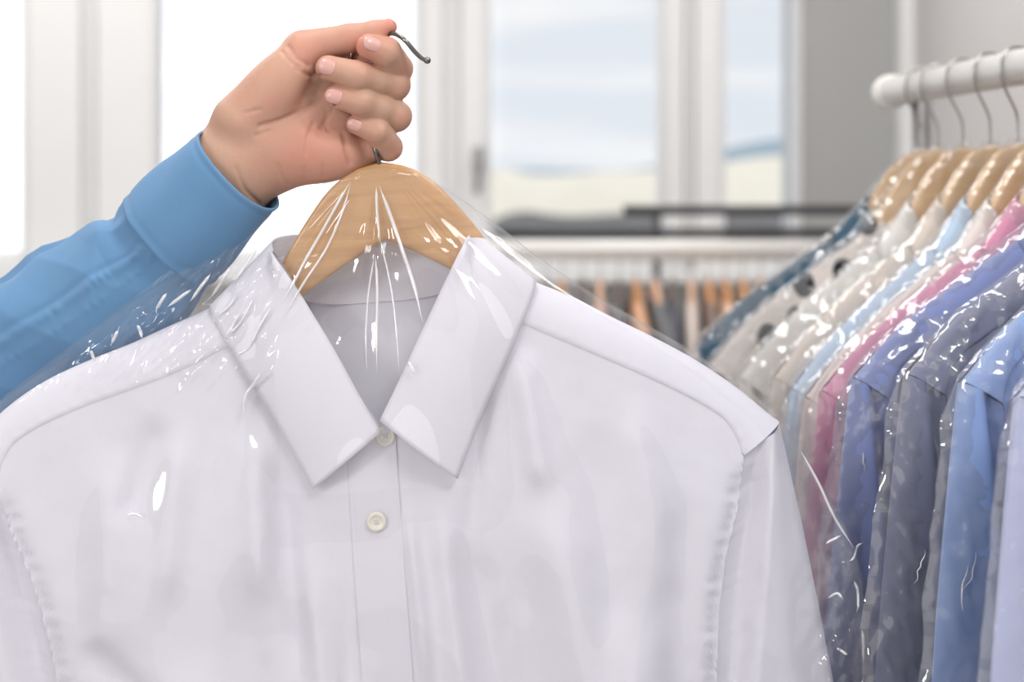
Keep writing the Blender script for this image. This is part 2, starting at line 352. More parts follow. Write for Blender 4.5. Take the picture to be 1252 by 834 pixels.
def make_shirt(root, mat, k=1.0, seed=0, hero=False, collar=True):
    nu, nv = (110, 230) if hero else (36, 70)
    folds = FOLDS_HERO if hero else []
    if not hero:
        r = random.Random(seed)
        for i in range(14):
            xx = r.uniform(-400, 400); bb0 = r.uniform(260, 420)
            folds.append((xx, bb0, xx*r.uniform(.8, 1.1)+r.uniform(-20, 20), bb0+r.uniform(200, 800), r.uniform(14, 34), r.choice([-1, 1])*r.uniform(7, 14)))
    R = lambda x, bb: relief(x, bb, k, folds, seed)
    vs = np.linspace(0, 1, nv)**1.35
    # front: two panels lapping at the placket; back: one panel
    for sgn in (-1, 1):
        edge = 15 if sgn > 0 else 40    # how far each front laps past the middle
        top = np.vstack([[(-edge*1.0+0, 330)], [(0, 322), (52, 232), (100, 148), (122, 110)], SH[1:8], [(430, 383)]])
        us = np.r_[0, np.cumsum(np.hypot(*np.diff(top, axis=0).T))]; us /= us[-1]
        uu = np.linspace(0, 1, nu); tx = np.interp(uu, us, top[:, 0]); tb = np.interp(uu, us, top[:, 1])
        A = np.zeros((nv, nu, 3))
        for j, v in enumerate(vs):
            bb = tb+(1480-tb)*v
            # the armhole edge follows the seam, then the side seam
            side = np.interp(bb, [385, 441, 502, 569, 665, 760, 960, 1480], [430, 421, 400, 386, 376, 370, 400, 392])
            fx = tx + (side-430)*ss(tx, 150, 430)*ss(bb, 385, 400)
            fx = np.minimum(fx, side+2) if v > 0 else tx
            fx = fx + (v**.5)*(np.interp(uu, [0, .15, .35, 1], [0, 25, 70, 0]))*1.0
            fx = np.minimum(fx, side)
            d = R(sgn*fx, bb)
            if sgn < 0: d = d-2.5*(fx < 2)
            A[j] = to_local(sgn*fx, bb, d)
        MB().grid(A, flip=(sgn > 0)).build('front_panel', mat, root)
    bt = [(0, 174), (60, 171), (105, 156), (128, 118)] + [tuple(q) for q in SH[1:8]] + [(470, 350)]
    bt = np.array(bt, float); bt = np.vstack([np.c_[-bt[:0:-1, 0], bt[:0:-1, 1]], bt])
    us = np.r_[0, np.cumsum(np.hypot(*np.diff(bt, axis=0).T))]; us /= us[-1]
    uu = np.linspace(0, 1, nu); tx = np.interp(uu, us, bt[:, 0]); tb = np.interp(uu, us, bt[:, 1])
    A = np.zeros((nv//2, nu, 3))
    for j, v in enumerate(np.linspace(0, 1, nv//2)**1.3):
        bb = tb+(1480-tb)*v
        side = np.interp(bb, [385, 502, 665, 960, 1480], [440, 410, 386, 410, 392])
        fx = tx*(1-(1-side/470)*ss(bb, 385, 500)); h = bb-shoulder(np.maximum(np.abs(fx), 118))
        q = np.clip(np.where(np.abs(fx) < 118, (bb-100)/70, h/55), 0, 1); T = 40*k+8*ss(bb, 200, 600)
        d = -T*np.sqrt(np.maximum(1-(1-q)**2, 0))+3*waves(fx, bb, seed+5, 160, 5, (1.3, .4))*q
        A[j] = to_local(fx, bb, d)
    MB().grid(A).build('back_panel', mat, root)
    # sleeves
    ns, nr = (44, 170) if hero else (18, 60)
    for sgn in (-1, 1):
        Fr = np.zeros((nr, ns, 3)); Bk = np.zeros((nr, ns, 3))
        for j, v in enumerate(np.linspace(0, 1, nr)**1.2):
            bi = 385+(1500-385)*v; bo = 354+(1500-354)*v
            xi = seam_x(bi); xo = outer_x(bo)
            u = np.linspace(0, 1, ns); u = u**.92
            x = xi+(xo-xi)*u; bb = bi+(bo-bi)*u
            g = float(ss(bi, 385, 470))
            d0 = float(R(np.array([sgn*(xi-2)]), np.array([bi]))[0]); below = float(ss(bi, 900, 1000))
            d0 = d0*(1-below)
            # fabric dips beside the seam, rises to a rounded crease, then turns away
            uc = np.interp(bi, [385, 423, 547, 668, 900], [.75, .58, .47, .32, .3])
            ks = np.array([0, .5*uc, uc, uc+.35*(1-uc), .97, 1.0]); kd = np.array([d0-3, d0-(10+13*g), 31*k+8*g, 27*k+4*g, 8, 0])
            d = np.interp(u, ks, kd); d = np.convolve(np.pad(d, 2, mode='edge'), np.ones(5)/5, 'valid'); d[0] = d0-1; d[-1] = 0; d[-2] = max(d[-2], 5)
            q = np.sin(u*math.pi)
            d = d+q*(1.8*waves(x*sgn, bb, seed+3, 170, 5, (1.4, .4))+g*1.0*np.exp(-((x-xi-7)/7)**2)*np.sin(bi*.42+2+1.2*np.sin(bi*.11)))
            Fr[j] = to_local(sgn*x, bb, d)
            Bk[j] = to_local(sgn*x, bb, -30*k*np.sqrt(np.maximum(1-(2*u-1)**2, 0))+(1-u)*0)
        m = MB().grid(Fr, flip=(sgn > 0)); m.grid(Bk, flip=(sgn < 0))
        m.build('sleeve', mat, root)
    # yoke laid over the top of the shoulder, with a stitched edge
    for sgn in (-1, 1):
        n = 90 if hero else 26; yk = spline([(a, c, 0) for a, c in YOKE], n)[:, :2]; sh = spline([(a, c, 0) for a, c in SH[2:]], n)[:, :2]
        rows = []
        for v in [-.35, -.15, 0.0, .04, .1, .18, .28, .4, .55, .7, .85, .94, 1.0]:
            if v < 0: p = sh+np.array([0, -v*45]); d = -np.full(n, 22.0*(-v)/.35)*k; p = p-np.array([0, 1.5])
            else:
                p = sh+(yk-sh)*v; d = R(sgn*p[:, 0], p[:, 1])+2.4*(1 if v < .95 else .2)+.8*math.exp(-((v-.9)/.05)**2)*np.sin(np.arange(n)*1.3)*(1 if hero else 0)
                p = p-np.array([0, 1.8*(1-v)])
            rows.append(to_local(sgn*p[:, 0], p[:, 1], d))
        MB().grid(np.array(rows), flip=(sgn > 0)).build('yoke', mat, root)
    # collar: leaf folded over a standing band
    if collar:
        Fc = [(0, 90, -46), (60, 86, -42), (104, 82, -24), (121, 91, 0), (100, 128, 20), (62, 196, 42), (30, 254, 52), (0, 306, 58)]
        Lc = [(0, 200, -52), (90, 196, -50), (160, 170, -30), (196, 160, 14), (168, 222, 34), (128, 296, 42), (104, 344, 48), (86, 382, 53)]
        Nc = [(0, 174, -42), (70, 170, -38), (118, 150, -20), (136, 140, -2), (112, 180, 18), (74, 234, 34), (40, 290, 42), (4, 326, 45)]
        n = 60 if hero else 24; m = MB(); st = MB()
        # even parameter per control point keeps fold and edge in step
        def ctrl(c):
            c = np.array(c, float); e = np.vstack([2*c[0]-c[1], c, 2*c[-1]-c[-2]]); out = []
            for q in np.linspace(0, len(c)-1, n):
                i = min(int(q), len(c)-2); t = q-i; a, b_, cc, dd = e[i], e[i+1], e[i+2], e[i+3]
                out.append(.5*((2*b_)+(-a+cc)*t+(2*a-5*b_+4*cc-dd)*t*t+(-a+3*b_-3*cc+dd)*t**3))
            return np.array(out)
        f_, l_, n_ = ctrl(Fc), ctrl(Lc), ctrl(Nc)
        for sgn in (-1, 1):
            rows = []; mr_ = 16 if hero else 7
            off = 2.5 if sgn > 0 else 0.0
            for v in np.linspace(0, 1, mr_):
                p = f_+(l_-f_)*v
                out = np.array(p); bulge = 9*math.sin(v*math.pi)**.8
                nx = 3*math.sin(min(v*6, 1)*math.pi)*0
                out[:, 2] += np.where(np.linspace(0, 7, n) > 2.6, bulge, -bulge*.6)
                rel = R(sgn*out[:, 0], out[:, 1]) + 3.2
                fr = ss(np.linspace(0, 7, n), 2.3, 3.3)
                out[:, 2] = np.where(fr > 0, np.maximum(out[:, 2], rel*fr+out[:, 2]*(1-fr)), out[:, 2])+off
                out[:, 2] *= 1.0
                if sgn < 0: out[:, 1] += 14*ss(np.linspace(0, 7, n), 5.2, 7)*(1-v)
                rows.append(to_local(sgn*out[:, 0], out[:, 1], out[:, 2]*(k if not hero else 1)))
            m.grid(np.array(rows), flip=(sgn > 0))
            rows = []
            for v in np.linspace(0, 1, 6):
                p = f_+(n_-f_)*v; p = np.array(p); p[:, 2] -= 1.5*math.sin(v*math.pi)
                if sgn < 0: p[:, 1] += 14*ss(np.linspace(0, 7, n), 5.2, 7)*(1-v)
                rows.append(to_local(sgn*p[:, 0], p[:, 1], p[:, 2]*(k if not hero else 1)))
            st.grid(np.array(rows), flip=(sgn < 0))
        m.build('collar', mat, root, mods=[('solid', .0011)])
        st.build('collar_band', mat, root)
        if hero:   # stitch line of the leaf and the seam under the band
            t_ = MB()
            for sgn in (-1, 1):
                t_.tube([(sgn*q[0]*S, -(q[2]+1.2)*S, -q[1]*S) for q in n_[:22]], .0006, 6)
            t_.build('band_seam', M_thread, root)
    if hero:
        # placket strip with its two stitched edges, and the buttons
        m = MB(); bs = np.linspace(322, 1480, 260)
        px_ = [-46, -45, -43, -40, -30, -14, 0, 9, 12, 14.2, 15.2, 15.4]; pd = [.3, 2.2, 1.6, 2.8, 2.9, 3.0, 2.9, 3.0, 2.2, 3.4, 3.0, -1.5]
        rows = []
        for bb in bs:
            x = np.array(px_); d = R(x*0+(-14)+(x+14)*.6, np.full(len(x), bb))+np.array(pd)+.35*np.sin(bb*.5)*(np.array([0, 0, 1, 0, 0, 0, 0, 1, 1, 0, 0, 0]))
            rows.append(to_local(x, np.full(len(x), bb), d))
        m.grid(np.array(rows)).build('placket', mat, root)
        for bb, bx in ((427, -14), (640, -15), (850, -15), (1060, -15), (1270, -15), (328, 3)):
            dd = float(R(np.array([bx*1.]), np.array([bb*1.]))[0])+4.2
            if bb == 328: dd = 40
            m = MB(); prof = [(0, 1.6), (4.5, 1.6), (6.5, 2.2), (8, 3.4), (10, 3.8), (11.6, 2.8), (12, 1.5), (11.4, 0), (0, 0)]
            rows = [[((bx+r_*math.cos(a))*S, -(dd+z_)*S, -(bb+r_*math.sin(a))*S) for a in np.linspace(0, 2*math.pi, 28, endpoint=False)] for r_, z_ in prof]
            bt_ = m.grid(np.array(rows), wrap_u=True).build('button', M_pearl, root)
            m = MB()
            for ox, ob in ((-2.4, -2.4), (2.4, -2.4), (-2.4, 2.4), (2.4, 2.4)):
                m.tube([((bx+ox)*S, -(dd+1.7)*S, -(bb+ob)*S), ((bx)*S, -(dd+2.6)*S, -(bb)*S)], .0005, 6)
            m.build('button_thread', M_thread, bt_)
    else:
        # narrow cuff and placket edge are out of sight on these; keep the front edge
        m = MB(); rows = []
        for bb in np.linspace(326, 1480, 60):
            x = np.array([-30, -29, 0, 28, 29.]); rows.append(to_local(x, np.full(5, bb), R(x, np.full(5, bb))+np.array([0, 3, 3, 3, 0])))
        m.grid(np.array(rows)).build('placket', mat, root)

def make_hanger(root, mat, thick=12.0, arm=1.0):
    top = [(0, 0), (35, 9), (66, 31), (95, 66), (118, 99), (146, 142), (190, 192), (270, 248), (340, 296), (385, 330), (398, 348)]
    bot = [(0, 95), (40, 116), (95, 149), (110, 160), (134, 178), (162, 201), (196, 224), (268, 274), (330, 322), (374, 352), (388, 358)]
    t_ = spline([(a, c, 0) for a, c in top], 40)[:, :2]; b_ = spline([(a, c, 0) for a, c in bot], 40)[:, :2]
    # pair by control spacing instead of arc length near the neck
    rows = []
    def sec(tp, bp_, th):
        c = (tp+bp_)/2; hv = (tp-bp_)/2; out = []
        for a in np.linspace(0, 2*math.pi, 28, endpoint=False):
            ca, sa = math.cos(a), math.sin(a); e = .32
            u = math.copysign(abs(sa)**e, sa); v = math.copysign(abs(ca)**e, ca)
            q = c+hv*u; out.append((q[0]*S*arm, -th*v*S, -q[1]*S))
        return out
    R_ = [sec(t_[i], b_[i], thick*(1-.25*i/39)) for i in range(40)]
    Lf = [[(-p[0], p[1], p[2]) for p in [sec(t_[i], b_[i], thick*(1-.25*i/39))][0]] for i in range(39, 0, -1)]
    A = np.array(Lf+R_); m = MB().grid(A, wrap_u=True)
    n = A.shape[1]; N = len(m.v); m.f.append(tuple(range(n))); m.f.append(tuple(N-1-k for k in range(n)))
    return m.build('hanger_body', mat, root, mods=[])

ROLL = math.radians(4.3)
# --- the shirt that is held up
hc = P(465, 198)
hero_rot = (0, -ROLL, 0)
hanger = empty('coat_hanger', hc, hero_rot)
tag(hanger, 'light brown wooden hanger held up by the hand, carrying the white shirt', 'hanger')
make_hanger(hanger, M_wood)
def hk(px, py, d=0.0):    # picture point -> hanger-local metres
    dx, dy = px-465, py-198
    a = dx*math.cos(ROLL)-dy*math.sin(ROLL); b_ = dx*math.sin(ROLL)+dy*math.cos(ROLL)
    return (a*S, -d*S, -b_*S)
hp = spline([hk(*q) for q in [(467, 215, 0), (464, 198, 9), (461, 186, 19), (458, 174, 14), (452, 156, 6), (440, 118, 2), (430, 90, 4), (431, 66, 8), (440, 53, 12), (455, 46, 16), (472, 43, 12), (485, 44, 24), (498, 53, 36), (509, 66, 32), (518, 74, 28), (524, 76, 26)]], 70)
m = MB().tube(hp, .0014, 14)
e = Vector(hp[-1]);
for k in range(1): pass
ball = []
for i in range(9):
    a = math.pi*i/8; ball.append([(e.x+.0022*math.sin(a)*math.cos(t), e.y+.0022*math.sin(a)*math.sin(t), e.z+.0022*math.cos(a)) for t in np.linspace(0, 2*math.pi, 12, endpoint=False)])
m.grid(np.array(ball), wrap_u=True)
m.build('hook', M_steel, hanger)

shirt = empty('dress_shirt', hc+Vector((-18*S*math.cos(ROLL), 0, -18*S*math.sin(ROLL)*1.0)), hero_rot)
tag(shirt, 'white long-sleeved dress shirt with pointed collar on the hanger held in front', 'shirt')
LOPSIDED = True
make_shirt(shirt, M_white, 1.0, 0, hero=True)
LOPSIDED = False

# --- its clear bag
RB = np.array([(468, 199), (500, 207), (520, 216), (560, 240), (600, 268), (650, 308), (700, 343), (750, 373), (800, 402), (850, 431), (900, 466), (950, 506), (975, 540), (1010, 598), (1040, 650), (1058, 700), (1064, 760), (1062, 834), (1056, 1100), (1060, 1750)], float)
LB = np.array([(460, 199), (430, 208), (400, 222), (330, 262), (240, 306), (130, 388), (60, 443), (0, 488), (-50, 540), (-90, 620), (-110, 720), (-118, 834), (-110, 1100), (-105, 1750)], float)
def bag_surface():
    rows, cols = 330, 300
    py = 199.5+(1750-199.5)*np.linspace(0, 1, rows)**1.75
    U = np.linspace(0, 1, cols); U = .5-.5*np.cos(U*math.pi)*(.75)-(.5-U)*.25
    xr = np.interp(py, RB[:, 1], RB[:, 0]); xl = np.interp(py, LB[:, 1], LB[:, 0])
    PX = xl[:, None]+(xr-xl)[:, None]*U[None]; PY = np.repeat(py[:, None], cols, 1)
    # distance to the outline, approximated along rows, with the slope folded in
    e = np.minimum(PX-xl[:, None], xr[:, None]-PX)*.62
    dx, dy = PX-465, PY-198; a = dx*math.cos(ROLL)-dy*math.sin(ROLL)+18; bb = dx*math.sin(ROLL)+dy*math.cos(ROLL)
    a, bb = unlop(a, bb)
    rel = np.where((bb > shoulder(np.maximum(np.abs(a), 118))) & (np.abs(a) < outer_x(bb)), relief(a, bb), 0)
    rel = np.where(np.abs(a) > seam_x(bb)-20, np.minimum(rel, 40), rel)
    rel = rel*ss(outer_x(bb)-np.abs(a), 0, 40)
    col = 60*(ss(bb, 20, 260)*(1-ss(bb, 390, 520))*(1-ss(np.abs(a), 110, 210)))
    body = np.maximum(np.maximum(rel, col), 15*ss(bb, 0, 25)*(1-ss(bb, 120, 200)))
    D = np.maximum(body, 0)
    for it in range(14):
        q = np.pad(D, 1, mode='edge'); q = (q[:-2, 1:-1]+q[2:, 1:-1]+q[1:-1, :-2]+q[1:-1, 2:])/4
        D = np.maximum(q, body)
    prof = np.sqrt(np.clip(e/26, 0, 1)*(2-np.clip(e/26, 0, 1)))
    D = np.maximum(D+4, (14+26*ss(bb, 30, 200))*prof)*np.clip(prof*1.6, 0, 1)
    for it in range(10):
        q = np.pad(D, 1, mode='edge'); D = np.where((e > 14), (q[:-2, 1:-1]+q[2:, 1:-1]+q[1:-1, :-2]+q[1:-1, 2:])/4, D)
    # crumples: strong over the left shoulder and beside the right sleeve, faint over the chest
    cl = np.exp(-(((PX-255)/110)**2+((PY-370)/75)**2))*1.0+.7*np.exp(-(((PX-130)/130)**2+((PY-430)/50)**2))+1.3*ss(PX, 955, 1010)*ss(PY, 540, 640)
    cl = cl+1.0*np.exp(-(((PX-290)/42)**2+((PY-352)/60)**2))
    amp = .3+15*cl
    D = D+prof*amp*(crumple(PX, PY, 3, 75)+.7*crumple(PX+PY*.5, PY*.8, 8, 34)+.3*crumple(PX+PY*.6, PY*.6, 12, 17))
    # soft long draws fanning out from the hook
    th = np.arctan2(PX-462, PY-190); rr = np.hypot(PX-462, PY-190)
    D = D+prof*1.6*np.sin(th*26+1.5*np.sin(th*9))*ss(rr, 20, 120)*(1-ss(rr, 220, 420))
    D = np.maximum(D, (body+1.2)*np.clip(prof*3, 0, 1))
    return PX, PY, D, a, bb, prof
PX, PY, D, a_, b_, prof_ = bag_surface()
bag = empty('garment_bag', hc, (0, 0, 0)); tag(bag, 'clear plastic garment bag drawn over the white shirt held in front', 'garment bag')
V = np.stack([(PX-465)*S, -D*S, -(PY-198)*S], -1)
MB().grid(V).build('bag_front', M_film, bag)
pb = np.sqrt(np.maximum(0, 1-(1-np.clip(prof_, 0, 1))**2)); Vb = np.stack([(PX-465)*S, (52*prof_+6*crumple(PX, PY, 22, 90)*prof_)*S, -(PY-198)*S], -1)[::3, ::3]
MB().grid(Vb, flip=True).build('bag_back', M_film, bag)

from math import floor
def bagD(px, py):
    i = min(max(np.searchsorted(PY[:, 0], py), 0), PY.shape[0]-1); j = min(max(np.searchsorted(PX[i], px), 0), PX.shape[1]-1); return D[i, j]
def pleat_glint(pts, w0=1.5, lift=1.0):  # raised fold ridge, whitened to stand in for a specular streak
    w0 *= 1.35
    c = spline([(p[0], p[1], 0) for p in pts], 26); n = len(c); rows = []
    tg = np.gradient(c[:, :2], axis=0); tg /= np.linalg.norm(tg, axis=1)[:, None]; nr = np.c_[-tg[:, 1], tg[:, 0]]
    dd = np.array([bagD(q[0], q[1]) for q in c]); dd = np.maximum(dd, np.convolve(np.pad(dd, 3, mode='edge'), np.ones(7)/7, 'valid'))
    for k in np.linspace(0, math.pi, 7):
        ww = w0*np.clip(np.minimum(np.linspace(0, 1, n)/.15, (1-np.linspace(0, 1, n))/.25), .1, 1)
        o = -math.cos(k)*ww; h = math.sin(k)*ww*1.1
        q = c[:, :2]+nr*o[:, None]
        rows.append(np.stack([(q[:, 0]-465)*S, -(dd+lift+h)*S, -(q[:, 1]-198)*S], -1))
    MB().grid(np.array(rows)).build('pleat', M_pleat_glint, bag)
for q_ in ([(976, 549), (996, 586), (1014, 626), (1038, 664)], [(1002, 656), (1022, 648)], [(1030, 676), (1046, 668), (1054, 664)], [(1004, 720), (1016, 716), (1022, 722)], [(1036, 700), (1042, 716), (1040, 740)], [(1014, 780), (1030, 790)], [(1046, 760), (1050, 800)]):
    pleat_glint(q_, 1.2)
for q_ in ([(262, 334), (240, 366)], [(288, 326), (262, 362)], [(212, 356), (200, 376)], [(178, 394), (184, 410)], [(122, 424), (127, 438)], [(300, 380), (284, 408)], [(318, 302), (294, 342)], [(240, 352), (214, 372)], [(156, 400), (148, 416)]):
    pleat_glint(q_, 1.5)
pleat_glint([(430, 223), (408, 262), (384, 305), (362, 348), (350, 368)], 1.4)
pleat_glint([(431, 224), (420, 262), (400, 308), (376, 345), (350, 392)], 1.1)
pleat_glint([(462, 228), (463, 260), (467, 296)], 1.2)
pleat_glint([(466, 228), (480, 266), (497, 312), (510, 350), (520, 388)], 1.7)
pleat_glint([(467, 292), (477, 330), (486, 375), (491, 420), (493, 450)], .8)
pleat_glint([(461, 310), (455, 350), (453, 400), (455, 445)], .8)
pleat_glint([(462, 312), (465, 350), (466, 400), (467, 446)], 1.2)
pleat_glint([(504, 434), (508, 442), (512, 450)], 1.6)
pleat_glint([(340, 370), (325, 395), (312, 420), (296, 430)], 1.3)
pleat_glint([(318, 360), (300, 392), (280, 410)], 1.0)
pleat_glint([(332, 445), (320, 462), (308, 480), (306, 505)], 1.6)
pleat_glint([(168, 619), (178, 618), (188, 622)], 1.3)
pleat_glint([(300, 352), (286, 372), (270, 384)], 1.2)

# ------------------------------------------------------------------ hand and forearm (one skin), built from a distance field
def tcap(p, a, b, ra, rb, zs=1.0):
    a = np.array(a, np.float32); b = np.array(b, np.float32); q = p-a; ba = b-a
    q = q*np.array([1, 1, zs], np.float32); ba = ba*np.array([1, 1, zs], np.float32)
    t = np.clip((q@ba)/(ba@ba), 0, 1); return np.linalg.norm(q-t[..., None]*ba, axis=-1)-(ra+(rb-ra)*t)
def ell(p, c, r, ang=0.0):
    q = p-np.array(c, np.float32); ca, sa = math.cos(ang), math.sin(ang)
    x = q[..., 0]*ca+q[..., 1]*sa; y = -q[..., 0]*sa+q[..., 1]*ca
    k = np.sqrt((x/r[0])**2+(y/r[1])**2+(q[..., 2]/r[2])**2); return (k-1)*min(r)
def smin(a, b, k):
    h = np.clip(.5+.5*(b-a)/k, 0, 1); return b*(1-h)+a*h-k*h*(1-h)

# joints in picture pixels (x, y) and pixels of depth towards the viewer
FING = {  # MCP, PIP, DIP, TIP, radii
    'index': [(418, 66, -22), (486, 84, -2), (472, 64, 24), (451, 57, 32), (19, 17.5, 18.5, 15.8)],
    'middle': [(424, 98, -26), (482, 104, 0), (438, 93, 30), (401, 83, 29), (19, 18.5, 18.5, 15.6)],
    'ring': [(420, 134, -26), (484, 142, 0), (442, 125, 29), (410, 118, 27), (18, 18.2, 17.2, 14.5)],
    'pinky': [(412, 176, -22), (475, 180, 0), (461, 161, 22), (435, 152, 23), (18, 16, 15.5, 12.0)]}
def hand_field(p):
    palm = tcap(p, (185, 322, -52), (225, 275, -30), 48, 54, 1.3)
    palm = smin(palm, tcap(p, (225, 275, -30), (276, 215, -8), 54, 57, 1.3), 20)
    palm = smin(palm, tcap(p, (275, 213, -8), (318, 180, -8), 55, 56, 1.35), 20)
    palm = smin(palm, tcap(p, (330, 165, -14), (392, 140, -18), 66, 54, 1.9), 20)
    palm = smin(palm, ell(p, (350, 184, 2), (64, 44, 30), -.2), 14)        # heel of the palm
    palm = smin(palm, ell(p, (398, 190, 0), (50, 33, 26), -.12), 12)       # little-finger mound
    palm = smin(palm, tcap(p, (296, 150, 0), (368, 66, 0), 38, 24, 1.0), 12)  # thumb ball
    palm = smin(palm, ell(p, (334, 112, 12), (58, 34, 28), -.9), 12)
    palm = smin(palm, tcap(p, (370, 60, -4), (428, 47, 4), 23, 17.5), 10)
    palm = smin(palm, tcap(p, (428, 47, 4), (458, 40, 8), 17.5, 14.5), 6)
    palm = smin(palm, tcap(p, (458, 40, 8), (475, 33, 10), 14.5, 10.5), 6)
    palm = smin(palm, tcap(p, (350, 100, -26), (424, 90, -28), 28, 20, 1.2), 14)
    palm = smin(palm, ell(p, (434, 194, -14), (30, 18, 17)), 10)
    palm = -smin(-palm, ell(p, (404, 128, 24), (26, 34, 16)), 14)
    out = palm
    for nm, (m_, pi, di, ti, r) in FING.items():
        out = smin(out, tcap(p, m_, pi, r[0], r[1]), 7)
    for nm, (m_, pi, di, ti, r) in FING.items():
        f = tcap(p, pi, di, r[1]+.3, r[2]); f = smin(f, tcap(p, di, ti, r[2], r[3]), 5)
        f = smin(f, ell(p, pi, (r[1]+1, r[1]+1, r[1]+1)), 5)
        # joint bump and pad
        mid = tuple((np.array(pi)*.5+np.array(di)*.5)); f = smin(f, ell(p, mid, (r[1]+.5, r[1]-.2, r[1]-.5)), 6)
        out = smin(out, f, 1.6)
    # creases
    def groove(pts, r, dep):
        nonlocal out
        g = None
        for a, b in zip(pts[:-1], pts[1:]):
            q = tcap(p, a, b, r, r); g = q if g is None else np.minimum(g, q)
        out = -smin(-out, g+0*dep, 3.0)
    return out, palm

def surf_point(px, py, fld):  # used for grooves: finds front surface depth
    d = np.linspace(90, -60, 301, dtype=np.float32); p = np.stack([np.full_like(d, px), np.full_like(d, py), d], -1)
    v = fld(p)[0]; k = np.argmax(v < 0); return float(d[k]) if (v < 0).any() else None

CREASES = [([(384, 150), (376, 168), (374, 190)], 1.6), ([(340, 200), (344, 216), (352, 226)], 1.3), ([(412, 120), (404, 140), (392, 156)], 2.0), ([(362, 84), (378, 92), (392, 92)], 2.2), ([(312, 166), (330, 160)], 1.2), ([(318, 154), (338, 149), (358, 141), (378, 130), (394, 119)], 3.4), ([(420, 164), (423, 180), (428, 200)], 3.2), ([(352, 56), (362, 70), (378, 80)], 2.8), ([(344, 62), (356, 76), (368, 82)], 1.6),
           ([(300, 138), (318, 134)], 1.4), ([(404, 122), (398, 150), (402, 160)], 1.8), ([(288, 205), (300, 232), (318, 250)], 1.8), ([(396, 200), (396, 216)], 1.2), ([(372, 205), (374, 220)], 1.2)]
GRV = []
for pts, r in CREASES:
    q = []
    for x, y in spline([(a, c, 0) for a, c in pts], 7)[:, :2]:
        s_ = surf_point(x, y, hand_field)
        if s_ is not None: q.append((x, y, s_+r*.35))
    if len(q) > 1: GRV.append((q, r))

def full_field(p):
    o, _ = hand_field(p)
    for pts, r in GRV:
        g = None
        for a, b in zip(pts[:-1], pts[1:]):
            q = tcap(p, a, b, r, r); g = q if g is None else np.minimum(g, q)
        o = -smin(-o, g, 2.5)
    return o

def surface_nets(fn, lo, hi, h):
    ax = [np.arange(lo[i], hi[i]+h, h, dtype=np.float32) for i in range(3)]
    nx, ny, nz_ = map(len, ax); Fv = np.empty((nx, ny, nz_), np.float32)
    YY, ZZ = np.meshgrid(ax[1], ax[2], indexing='ij')
    for i0 in range(0, nx, 12):
        xs = ax[0][i0:i0+12]; p = np.empty((len(xs), ny, nz_, 3), np.float32)
        p[..., 0] = xs[:, None, None]; p[..., 1] = YY; p[..., 2] = ZZ; Fv[i0:i0+12] = fn(p)
    ins = Fv < 0
    acc = np.zeros((nx-1, ny-1, nz_-1, 3), np.float32); cnt = np.zeros((nx-1, ny-1, nz_-1), np.float32)
    C = lambda i, j, k: (slice(i, nx-1+i), slice(j, ny-1+j), slice(k, nz_-1+k))
    corners = [(i, j, k) for i in (0, 1) for j in (0, 1) for k in (0, 1)]
    for c0 in corners:
        for ax_ in range(3):
            if c0[ax_]: continue
            c1 = list(c0); c1[ax_] = 1
            f0, f1 = Fv[C(*c0)], Fv[C(*c1)]; mk = (f0 < 0) != (f1 < 0)
            t = np.where(mk, f0/(f0-f1+1e-12*(f0 == f1)), 0)
            for d in range(3): acc[..., d] += mk*(c0[d]+(t if d == ax_ else 0))
            cnt += mk
    act = cnt > 0; idx = -np.ones(act.shape, np.int64); idx[act] = np.arange(act.sum())
    ijk = np.argwhere(act); vv = ijk+acc[act]/cnt[act][:, None]; vv = vv*h+np.array(lo)
    faces = []
    for ax_ in range(3):
        o = [a for a in range(3) if a != ax_]
        sl0 = [slice(None)]*3; sl1 = [slice(None)]*3; sl0[ax_] = slice(0, -1); sl1[ax_] = slice(1, None)
        for d in o: sl0[d] = slice(1, -1); sl1[d] = slice(1, -1)
        a0, a1 = ins[tuple(sl0)], ins[tuple(sl1)]; ch = a0 != a1; loc = np.argwhere(ch); sg = a0[ch]
        for d in o: loc[:, d] += 1
        def g(da, db):
            q = loc.copy(); q[:, o[0]] -= da; q[:, o[1]] -= db; return idx[q[:, 0], q[:, 1], q[:, 2]]
        quad = np.stack([g(1, 1), g(0, 1), g(0, 0), g(1, 0)], 1)
        fl = sg if ax_ != 1 else ~sg
        quad[~fl] = quad[~fl][:, ::-1]; faces.append(quad)
    return vv, np.vstack(faces)
hv, hf = surface_nets(full_field, (128, 8, -105), (520, 400, 62), 1.9)
def hand_world(v):
    Yv = Y0-v[:, 2]*S; return np.stack([(v[:, 0]-626)/F*Yv, Yv, EYE-(v[:, 1]-HY)/F*Yv], -1)

# skin: subsurface, mottled, redder at fingertips, palm mounds and knuckles
m, t, out = new_mat('skin'); lk = t.links.new; b = nd(t, 'ShaderNodeBsdfPrincipled')
at = nd(t, 'ShaderNodeAttribute', attribute_name='blush'); c = nd(t, 'ShaderNodeTexCoord')
n = nd(t, 'ShaderNodeTexNoise', Scale=70.0, Detail=4.0); lk(c.outputs['Object'], n.inputs['Vector'])
ma = nd(t, 'ShaderNodeMath', operation='MULTIPLY_ADD'); ma.inputs[1].default_value = .45; lk(n.outputs['Fac'], ma.inputs[0])
m3 = nd(t, 'ShaderNodeMath', operation='SUBTRACT'); m3.inputs[1].default_value = .22; lk(at.outputs['Fac'], m3.inputs[0]); lk(m3.outputs[0], ma.inputs[2])
r = nd(t, 'ShaderNodeValToRGB'); r.color_ramp.elements[0].position = 0; r.color_ramp.elements[0].color = (.52, .325, .235, 1); r.color_ramp.elements[1].position = 1; r.color_ramp.elements[1].color = (.60, .235, .175, 1)
lk(ma.outputs[0], r.inputs[0]); lk(r.outputs[0], b.inputs['Base Color'])
